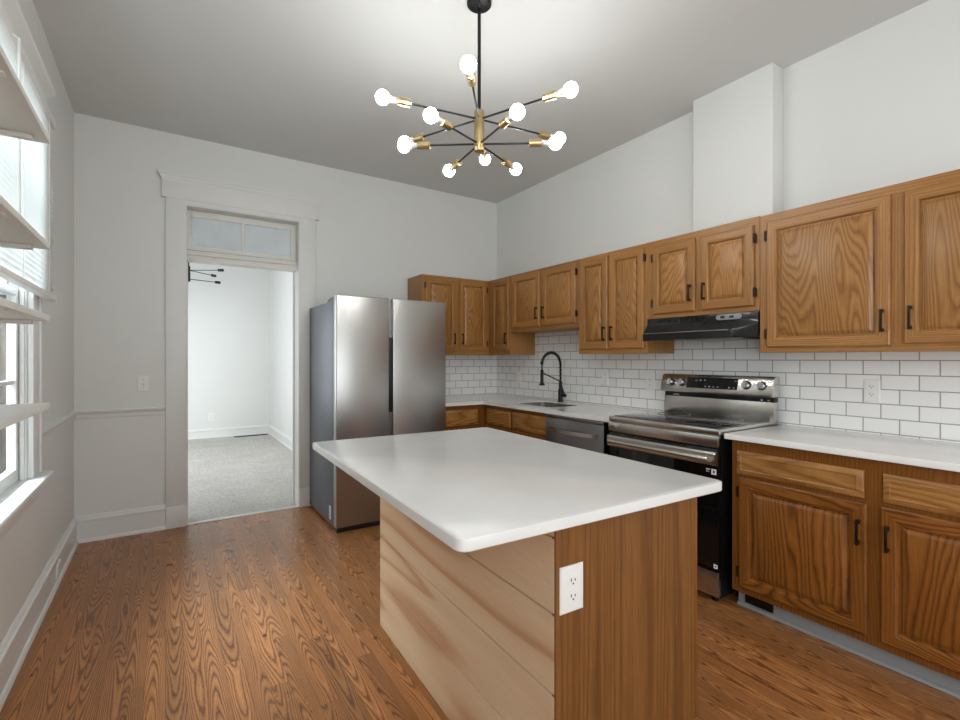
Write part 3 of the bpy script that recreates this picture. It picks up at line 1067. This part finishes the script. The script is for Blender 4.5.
SKX0, SKX1, SKY0, SKY1 = 2.60, 2.93, 2.94, 3.41
b = bmesh.new()
hole = rrect(SKX0, SKX1, SKY0, SKY1, 0.05)
outer = [(2.474, 2.207), (3.109, 2.207), (3.109, YD - 0.009), (2.020, YD - 0.009), (2.020, 3.735), (2.474, 3.735)]
ov = [b.verts.new((x, y, 0)) for x, y in outer]
hv = [b.verts.new((x, y, 0)) for x, y in hole]
oe = [b.edges.new((ov[i], ov[(i + 1) % len(ov)])) for i in range(len(ov))]
he = [b.edges.new((hv[i], hv[(i + 1) % len(hv)])) for i in range(len(hv))]
res = bmesh.ops.triangle_fill(b, use_beauty=True, use_dissolve=False, edges=oe + he)
fs = [f for f in b.faces]
e = bmesh.ops.extrude_face_region(b, geom=fs)
for v in e['geom']:
    if isinstance(v, bmesh.types.BMVert):
        v.co.z = 0.030
for v in b.verts:
    v.co.z += 0.884
mb = MB()
mb._merge(b)
tag(mb.build('worktop', M_QUARTZ), 'white quartz L-shaped worktop holding the sink in the back corner', 'worktop')

rings = []
for ins, z in ((0.0, 0.910), (0.0, 0.885), (0.004, 0.74), (0.02, 0.705), (0.05, 0.700), (0.155, 0.699)):
    rings.append([(x, y, z) for x, y in rrect(SKX0 + 0.0015 + ins, SKX1 - 0.0015 - ins, SKY0 + 0.0015 + ins, SKY1 - 0.0015 - ins, max(0.012, 0.05 - ins * 0.5))])
orr = []
for ins, z in ((0.155, 0.694), (0.05, 0.694), (0.015, 0.698), (0.0005, 0.74), (0.0005, 0.910)):
    orr.append([(x, y, z) for x, y in rrect(SKX0 + ins, SKX1 - ins, SKY0 + ins, SKY1 - ins, max(0.012, 0.05 - ins * 0.5))])
sk = thing('sink', 'stainless undermount sink sunk in the worktop in front of the faucet', 'sink', (2.765, 3.175, 0.69))
MB().loft(rings + orr, closed=True).build('basin', M_SINK, sk)
MB().lathe((2.80, 3.175, 0.7005), (0, 0, 1), [(0, 0.042), (0.003, 0.042), (0.004, 0.036), (0.001, 0.030)]).build('drain', M_CHROME, sk)

fc = thing('faucet', 'matte black spring pull-down faucet behind the sink', 'faucet', (3.03, 3.25, 0.914))
fx, fy = 3.03, 3.290
MB().lathe((fx, fy, 0.914), (0, 0, 1), [(0, 0.026), (0.006, 0.026), (0.008, 0.022), (0.115, 0.022), (0.118, 0.016), (0.19, 0.0155)]).build('base', M_BLKMET, fc)
# spring hose: goes up, over towards the room (and a little left), down to the spray head
dirx, diry = -1.0, 0.0
def fp(r, z):
    return (fx + dirx * r, fy + diry * r, z)
arch = [fp(0, 1.08), fp(0, 1.16), fp(0, 1.245)]
RA, ZC = 0.112, 1.252
for k in range(1, 15):
    a = math.pi * k / 14 * 0.94
    arch.append(fp(RA - RA * math.cos(a), ZC + RA * math.sin(a)))
MB().tube(arch, 0.0085, 10).build('hose', M_BLKMET, fc)
mb = MB()
spr = []
nturn, tot = 34, len(arch) - 1
for i in range(nturn * 10 + 1):
    q = i / (nturn * 10) * tot
    k0 = min(int(q), tot - 1)
    fr = q - k0
    p = Vector(arch[k0]).lerp(Vector(arch[k0 + 1]), fr)
    d = (Vector(arch[k0 + 1]) - Vector(arch[k0])).normalized()
    sdv = Vector((diry, -dirx, 0)).normalized()
    u = sdv.cross(d)
    an = 2 * math.pi * i / 10
    spr.append(p + 0.0130 * (math.cos(an) * sdv + math.sin(an) * u))
mb.tube(spr, 0.0022, 5).build('spring', M_BLKMET, fc)
ex, ez = RA - RA * math.cos(math.pi * 0.94), ZC + RA * math.sin(math.pi * 0.94)
MB().lathe(fp(ex, ez + 0.012), (0, 0, -1), [(0, 0.012), (0.004, 0.0145), (0.026, 0.0145), (0.03, 0.008)], 14).build('collar', M_BLKMET, fc)
MB().tube([fp(ex, ez - 0.015), fp(ex, 1.205)], 0.006, 8).build('hose_end', M_BLKMET, fc)
MB().lathe(fp(ex, 1.21), (0, 0, -1), [(0, 0.012), (0.004, 0.0145), (0.10, 0.0145), (0.118, 0.016), (0.130, 0.026), (0.138, 0.026), (0.140, 0.020)], 16).build('spray_head', M_BLKMET, fc)
MB().tube([fp(0.0, 1.100), fp(ex - 0.010, 1.180)], 0.0058, 8).build('support_arm', M_BLKMET, fc)
mb = MB()
mb.tube([(fx, fy, 0.975), (fx + 0.01, fy - 0.055, 0.975)], 0.0165, 12)
mb.tube([(fx + 0.008, fy - 0.045, 0.975), (fx - 0.01, fy - 0.030, 1.055)], [0.007, 0.0045], 8)
mb.build('lever', M_BLKMET, fc)

# ------------------------------------------------------------------ dishwasher
dw = thing('dishwasher', 'dark stainless dishwasher with curved bar handle left of the stove', 'dishwasher', (2.75, 2.55, 0))
MB().box(2.510, 3.08, 2.262, 2.848, 0.0, 0.868, 0.003).build('tub', M_BLACK, dw)
MB().box(2.468, 2.512, 2.258, 2.850, 0.115, 0.858, 0.006).build('door', M_STEEL_D, dw)
MB().box(2.470, 2.512, 2.260, 2.848, 0.859, 0.882, 0.002).build('control_strip', M_STEEL_D, dw)
mb = MB()
pts = []
for k in range(13):
    q = k / 12
    y = 2.795 - q * 0.49
    out = 0.052 * math.sin(math.pi * q) ** 0.6 if 0 < q < 1 else 0.0
    pts.append((2.466 - out, y, 0.776))
mb.loft([[(p[0] - 0.004, p[1], p[2] - 0.014), (p[0] + 0.005, p[1], p[2] - 0.014), (p[0] + 0.005, p[1], p[2] + 0.014), (p[0] - 0.004, p[1], p[2] + 0.014)] for p in pts])
mb.build('handle', M_STEEL_R, dw)
MB().box(2.4672, 2.469, 2.775, 2.835, 0.823, 0.833).build('badge', M_GREYPL, dw)
MB().box(2.55, 2.56, 2.262, 2.848, 0.004, 0.11).build('kick_plate', M_BLACK, dw)

# ------------------------------------------------------------------ range
rg = thing('range', 'freestanding stainless electric range with black oven door', 'stove', (2.75, 1.815, 0))
RY0, RY1 = 1.440, 2.195
MB().box(2.475, 3.085, RY0 + 0.004, RY1 - 0.004, 0.032, 0.915, 0.003).build('body', M_BLKMET, rg)
ct = MB().box(2.448, 3.085, RY0, RY1, 0.898, 0.933, 0.006).build('cooktop', M_STEEL_R, rg)
MB().box(2.475, 3.035, RY0 + 0.028, RY1 - 0.028, 0.9325, 0.9358, 0.001).build('glass_top', M_BLKGLASS, ct)
mb = MB()
for cx, cy, r in ((2.60, 1.63, 0.10), (2.60, 2.01, 0.085), (2.88, 1.63, 0.075), (2.88, 2.01, 0.10)):
    ri = [[(cx + (r + d) * math.cos(2 * math.pi * k / 40), cy + (r + d) * math.sin(2 * math.pi * k / 40), 0.9359 + e) for k in range(40)] for d, e in ((0, 0), (0.003, 0), (0.003, 0.0003), (0, 0.0003))]
    mb.loft(ri, closed=True)
mb.build('burner_ring', flat('burner_grey', (70, 70, 72), 0.3), ct)
fa = MB().box(2.440, 2.480, RY0 + 0.002, RY1 - 0.002, 0.836, 0.897, 0.006).build('front_fascia', M_STEEL_R, rg)
MB().box(2.437, 2.441, 2.115, 2.155, 0.858, 0.882, 0.001).build('fascia_badge', M_CHROME, fa)
od = MB().box(2.448, 2.478, RY0 + 0.004, RY1 - 0.004, 0.186, 0.826, 0.006).build('oven_door', M_BLKGLASS, rg)
hp = MB()
hp.prism([(2.449, 0.738), (2.432, 0.740), (2.426, 0.748), (2.424, 0.800), (2.430, 0.810), (2.449, 0.812)], 'Y', RY0 + 0.006, RY1 - 0.006)
hp.build('handle_panel', M_STEEL_R, od)
mb = MB()
mb.prism([(2.427, 0.757), (2.398, 0.765), (2.390, 0.776), (2.398, 0.786), (2.427, 0.792)], 'Y', RY0 + 0.035, RY1 - 0.035)
mb.build('handle', M_STEEL_R, od)
def sticker(parent, y, z, w, h, x):
    s = MB().mat(M_WHITE_STICK).box(x - 0.0015, x + 0.001, y - w / 2, y + w / 2, z - h / 2, z + h / 2)
    s.mat(M_STICK_INK).box(x - 0.002, x, y - w * 0.18, y + w * 0.18, z - h * 0.22, z + h * 0.22)
    return s.build('sticker', None, parent)
sticker(od, 1.468, 0.704, 0.028, 0.030, 2.448)
mb = MB().mat(M_WHITE_STICK)
mb.box(2.4465, 2.449, 1.490, 1.512, 0.711, 0.717)
mb.box(2.4465, 2.449, 1.494, 1.512, 0.700, 0.703)
mb.build('sticker', None, od)
sticker(od, 1.458, 0.203, 0.020, 0.022, 2.448)
MB().box(2.446, 2.478, RY0 + 0.004, RY1 - 0.004, 0.040, 0.172, 0.004).build('drawer', M_STEEL_R, rg)
mb = MB()
for x in (2.50, 3.03):
    for y in (RY0 + 0.05, RY1 - 0.05):
        MB().lathe((x, y, 0.0), (0, 0, 1), [(0, 0.018), (0.01, 0.018), (0.012, 0.010), (0.036, 0.010)], 12).build('foot', M_BLACK, rg)
bg = MB().box(3.030, 3.085, RY0 + 0.002, RY1 - 0.002, 0.931, 1.046, 0.004).build('back_panel', M_STEEL_R, rg)
MB().box(3.036, 3.085, RY0 + 0.004, RY1 - 0.004, 1.046, 1.078, 0.001).build('vent_gap', M_BLACK, bg)
mb = MB()
for y, w in ((2.100, 0.045), (1.475, 0.012), (1.515, 0.012)):
    mb.box(3.034, 3.037, y - w / 2, y + w / 2, 1.052, 1.060)
mb.build('vent_clip', M_CHROME, bg)
mb = MB()
prof = [(3.085, 1.076), (3.012, 1.074), (2.998, 1.080), (2.995, 1.090), (3.022, 1.190), (3.030, 1.199), (3.085, 1.200)]
def bgring(y, k):
    cx, cz = 3.04, 1.13
    return [(cx + (x - cx) * k, y, cz + (z - cz) * k) for x, z in prof]
mb.loft([bgring(RY0 - 0.006, 0.94), bgring(RY0, 1.0), bgring(RY1, 1.0), bgring(RY1 + 0.006, 0.94)])
cpn = mb.build('control_panel', M_STEEL_R, rg)
tl = math.atan2(0.028, 0.108)
nrm = Vector((-math.cos(tl), 0, math.sin(tl)))
upv = Vector((math.sin(tl), 0, math.cos(tl)))
def cpp(y, z, n=0.0):
    q = (z - 1.082) / 0.108
    return Vector((2.994 + 0.028 * q, y, z)) + nrm * n
mb = MB()
mb.mat(M_BLKGLASS).loft([[cpp(2.000, 1.110, n), cpp(1.648, 1.110, n), cpp(1.648, 1.181, n), cpp(2.000, 1.181, n)] for n in (-0.002, 0.003)])
mb.mat(M_DIAL)
for y, z, w in [(1.93, 1.160, 0.012), (1.90, 1.162, 0.012), (1.87, 1.165, 0.010)] + [(1.86 - k * 0.028, 1.122, 0.012) for k in range(4)] + [(1.70, 1.122, 0.010), (1.67, 1.122, 0.010), (1.665, 1.165, 0.008)]:
    mb.loft([[cpp(y + w / 2, z - 0.003, n), cpp(y - w / 2, z - 0.003, n), cpp(y - w / 2, z + 0.003, n), cpp(y + w / 2, z + 0.003, n)] for n in (0.002, 0.0034)])
mb.build('display', None, cpn)
for y in (2.125, 2.036, 1.592, 1.500):
    mb = MB()
    c0 = cpp(y, 1.143)
    mb.mat(M_BLACK).lathe(c0, nrm, [(0, 0.028), (0.004, 0.028), (0.005, 0.025)], 24)
    mb.mat(M_CHROME).lathe(c0 + nrm * 0.004, nrm, [(0, 0.0235), (0.018, 0.022), (0.021, 0.019)], 24)
    side = Vector((0, 1, 0))
    ring0 = [c0 + nrm * 0.020 + side * a * 0.006 + upv * b * 0.021 for a, b in ((-1, -1), (1, -1), (1, 1), (-1, 1))]
    ring1 = [p + nrm * 0.010 for p in ring0]
    mb.loft([ring0, ring1])
    mb.build('knob', None, cpn)

# ------------------------------------------------------------------ refrigerator
fr = thing('refrigerator', 'tall stainless side-by-side refrigerator between doorway and corner cabinets', 'refrigerator', (1.53, 3.98, 0))
FX0, FX1, FY = 1.064, 1.997, 3.588
MB().box(FX0 + 0.004, FX1 - 0.004, 3.665, 4.385, 0.025, 1.752, 0.004).build('body', M_FRIDGE_SIDE, fr)
for x0, x1 in ((FX0, 1.484), (1.518, FX1)):
    d = MB()
    d.mat(M_STEEL)
    hx = (1.440, 1.484) if x0 < 1.2 else (1.518, 1.530)
    d.box(x0, x1, FY, 3.655, 0.040, 1.786, 0.007, 3)
    d.build('door', None, fr)
MB().box(1.480, 1.522, FY + 0.020, 3.655, 0.045, 1.780, 0.001).build('door_gap', M_STEEL_D, fr)
MB().box(1.482, 1.520, FY + 0.004, FY + 0.020, 0.885, 1.476, 0.001).build('handle_recess', M_BLACK, fr)
MB().box(FX0 + 0.01, FX1 - 0.01, 3.60, 3.70, 0.004, 0.038, 0.002).build('kick_grille', M_BLACK, fr)
for x0, x1 in ((FX0 + 0.01, FX0 + 0.075), (FX1 - 0.075, FX1 - 0.01)):
    MB().prism([(3.61, 1.752), (3.61, 1.784), (3.67, 1.786), (3.83, 1.772), (3.86, 1.752)], 'X', x0, x1).build('hinge_cover', M_BLKMET, fr)
for x in (FX0 + 0.06, FX1 - 0.06):
    for y in (3.72, 4.33):
        MB().lathe((x, y, 0.0), (0, 0, 1), [(0, 0.022), (0.012, 0.022), (0.014, 0.012), (0.03, 0.012)], 12).build('foot', M_BLACK, fr)
mb = MB().mat(M_WHITE_STICK).box(FX0 + 0.0025, FX0 + 0.0045, 3.733, 3.780, 0.068, 0.168)
mb.mat(M_STICK_INK)
for k in range(7):
    mb.box(FX0 + 0.0018, FX0 + 0.003, 3.738, 3.775, 0.076 + k * 0.013, 0.080 + k * 0.013)
mb.build('sticker', None, fr)

# ------------------------------------------------------------------ island
IR = R(-1.8)
isl = thing('kitchen_island', 'oak kitchen island base with pale plank side in the room centre', 'kitchen island', (0.842, 0.935, 0), IR)
IW, IL, IH = 0.591, 1.315, 0.8835
mb = MB()
prev = 0.0
gr = [0.22, 0.43, 0.64, 0.84, IH]
for k, g in enumerate(gr):
    mb.box(0.0, 0.013, 0.003, IL, prev + (0.006 if k else 0.0), g, 0.0012, 1)
    prev = g
mb.box(0.008, 0.0125, 0.004, IL - 0.001, 0.0, IH)
mb.build('plank_side', M_PINE, isl, local=True)
MB().prism([(0.0005, 0.0), (IW - 0.075, 0.0), (IW - 0.075, 0.16), (IW - 0.018, 0.16), (IW - 0.018, IH), (0.0005, IH)], 'Y', -0.004, 0.012).build('end_panel', M_VENEER, isl, local=True)
MB().prism([(0.014, 0.0), (IW - 0.075, 0.0), (IW - 0.075, 0.16), (IW - 0.02, 0.16), (IW - 0.02, IH), (0.014, IH)], 'Y', IL - 0.012, IL).build('far_panel', M_VENEER, isl, local=True)
mb = MB().mat(M_BASEF_V)
mb.box(IW - 0.018, IW, -0.002, 0.045, 0.157, IH, 0.002)
mb.box(IW - 0.018, IW, IL - 0.045, IL, 0.157, IH, 0.002)
mb.box(IW - 0.018, IW, 0.63, 0.68, 0.195, IH - 0.03, 0.001)
mb.mat(M_BASE_Y).box(IW - 0.018, IW, 0.045, IL - 0.045, 0.157, 0.195, 0.001)
mb.box(IW - 0.018, IW, 0.045, IL - 0.045, IH - 0.03, IH, 0.001)
mb.build('face_frame', None, isl, local=True)
MB().box(IW - 0.090, IW - 0.076, 0.012, IL - 0.012, 0.0, 0.157).build('toe_kick', M_KICK, isl, local=True)
# inside box: bottom and two door fronts facing the stove
MB().box(0.014, IW - 0.02, 0.012, IL - 0.012, 0.158, 0.176).build('bottom_board', M_BASE_Y, isl, local=True)
FI = Face((IW, 0, 0), (0, 1, 0), (1, 0, 0))
class LocalRoot:
    pass
_rm = root_matrix
def _ident(o):
    return Matrix.Identity(4)
root_matrix = _ident
cab_door(FI, 0.030, 0.645, 0.180, 0.865, isl, LV, 'R', 'L', pull_low=False)
cab_door(FI, 0.665, 1.285, 0.180, 0.865, isl, LV, 'L', 'R', pull_low=False)
FE = Face((0, -0.004, 0), (1, 0, 0), (0, -1, 0))
outlet(FE, 0.051, 0.705, '', w=0.080, h=0.122, parent=isl)
root_matrix = _rm
for o in isl.children:
    if o.name.startswith('cover_plate'):
        o.name = 'outlet_cover'
        o['label'] = 'white electrical outlet'

wt = thing('island_worktop', 'large white quartz worktop overhanging the oak island', 'worktop', (1.042, 1.600, 0.884), IR)
poly = rrect(-0.488, 0.488, -0.722, 0.722, 0.030, 5)
mb = MB()
rings = []
for ins, z in ((0.003, 0.0), (0.0, 0.003), (0.0, 0.026), (0.0012, 0.0288), (0.004, 0.030)):
    rings.append([(x, y, z) for x, y in rrect(-0.488 + ins, 0.488 - ins, -0.722 + ins, 0.722 - ins, 0.030 - ins, 5)])
mb.loft(rings)
wo = mb.build('slab', M_QUARTZ_I, wt, local=True)

# ------------------------------------------------------------------ chandelier
TH = 0.57867
cxx, cyy = 1.287, 1.977
ch = thing('chandelier', 'black and brass sputnik chandelier with twelve lit bulbs', 'chandelier', (cxx, cyy, H))
MB().lathe((cxx, cyy, H), (0, 0, -1), [(0, 0.060), (0.014, 0.060), (0.019, 0.055), (0.021, 0.02), (0.035, 0.012)], 32).build('canopy', M_BLKMET, ch)
MB().tube([(cxx, cyy, H - 0.02), (cxx, cyy, 2.515)], 0.0085, 12).build('rod', M_BLKMET, ch)
MB().lathe((cxx, cyy, 2.322), (0, 0, 1), [(0, 0.019), (0.0005, 0.0245), (0.196, 0.0245), (0.198, 0.020)], 28).build('hub', M_BRASS, ch)


def arm_meshes(Lm, bulb=True, msock=None):
    parts = {}
    def mk(mb, nm, m):
        o = mb.build(nm, m)
        me = o.data
        bpy.data.objects.remove(o)
        return me
    parts['arm'] = mk(MB().tube([(0.022, 0, 0), (Lm - 0.12, 0, 0)], 0.0048, 10), 'arm', M_BLKMET)
    parts['socket'] = mk(MB().lathe((Lm - 0.130, 0, 0), (1, 0, 0), [(0, 0.010), (0.002, 0.018), (0.062, 0.018), (0.064, 0.013), (0.050, 0.011)], 20), 'socket', msock or M_BRASS)
    if bulb:
        prof = []
        for k in range(13):
            an = R(-58 + 148 * k / 12)
            prof.append((Lm + 0.031 * math.sin(an), max(0.0005, 0.032 * math.cos(an))))
        bb = MB().mat(M_BULBBASE).lathe((0, 0, 0), (1, 0, 0), [(Lm - 0.066, 0.0125), (Lm - 0.050, 0.0135), (Lm - 0.036, 0.0165), (Lm - 0.0262, 0.0172)], 20)
        parts['bulb'] = mk(bb.mat(M_BULB).lathe((0, 0, 0), (1, 0, 0), prof, 20), 'bulb', M_BULB)
    return parts


def sput(parent, z, Lm, meshes, angs):
    for an in angs:
        wa = R(an) - TH
        arm = None
        for nm in ('arm', 'socket', 'bulb'):
            if nm not in meshes:
                continue
            o = bpy.data.objects.new(nm, meshes[nm])
            COL.objects.link(o)
            if nm == 'arm':
                arm = o
                o.parent = parent
                o.location = (0, 0, z)
                o.rotation_euler = (0, 0, wa)
            else:
                o.parent = arm


sput(ch, 2.480 - H, 0.478, arm_meshes(0.476), (-33, 26, 86, 148, 204.5))
sput(ch, 2.480 - H, 0.445, arm_meshes(0.440), (-95.5,))
sput(ch, 2.358 - H, 0.372, arm_meshes(0.372), (177, 117, 57, -2))
sput(ch, 2.358 - H, 0.350, arm_meshes(0.348), (-62, -127))

# unlit fixture of the same kind in the next room
qx, qy = 0.243, 7.01
c2 = thing('pendant_light', 'black unlit sputnik light seen through the doorway below the transom', 'chandelier', (qx, qy, H))
MB().lathe((qx, qy, H), (0, 0, -1), [(0, 0.060), (0.014, 0.060), (0.02, 0.03)], 24).build('canopy', M_BLKMET, c2)
MB().tube([(qx, qy, H - 0.02), (qx, qy, 2.45)], 0.009, 8).build('rod', M_BLKMET, c2)
MB().lathe((qx, qy, 2.27), (0, 0, 1), [(0, 0.02), (0.19, 0.02)], 20).build('hub', M_BLKMET, c2)
sput(c2, 2.41 - H, 0.50, arm_meshes(0.50, False, M_BLKMET), (0, 76, 144, 216))
sput(c2, 2.30 - H, 0.40, arm_meshes(0.44, False, M_BLKMET), (50, 130, 230))
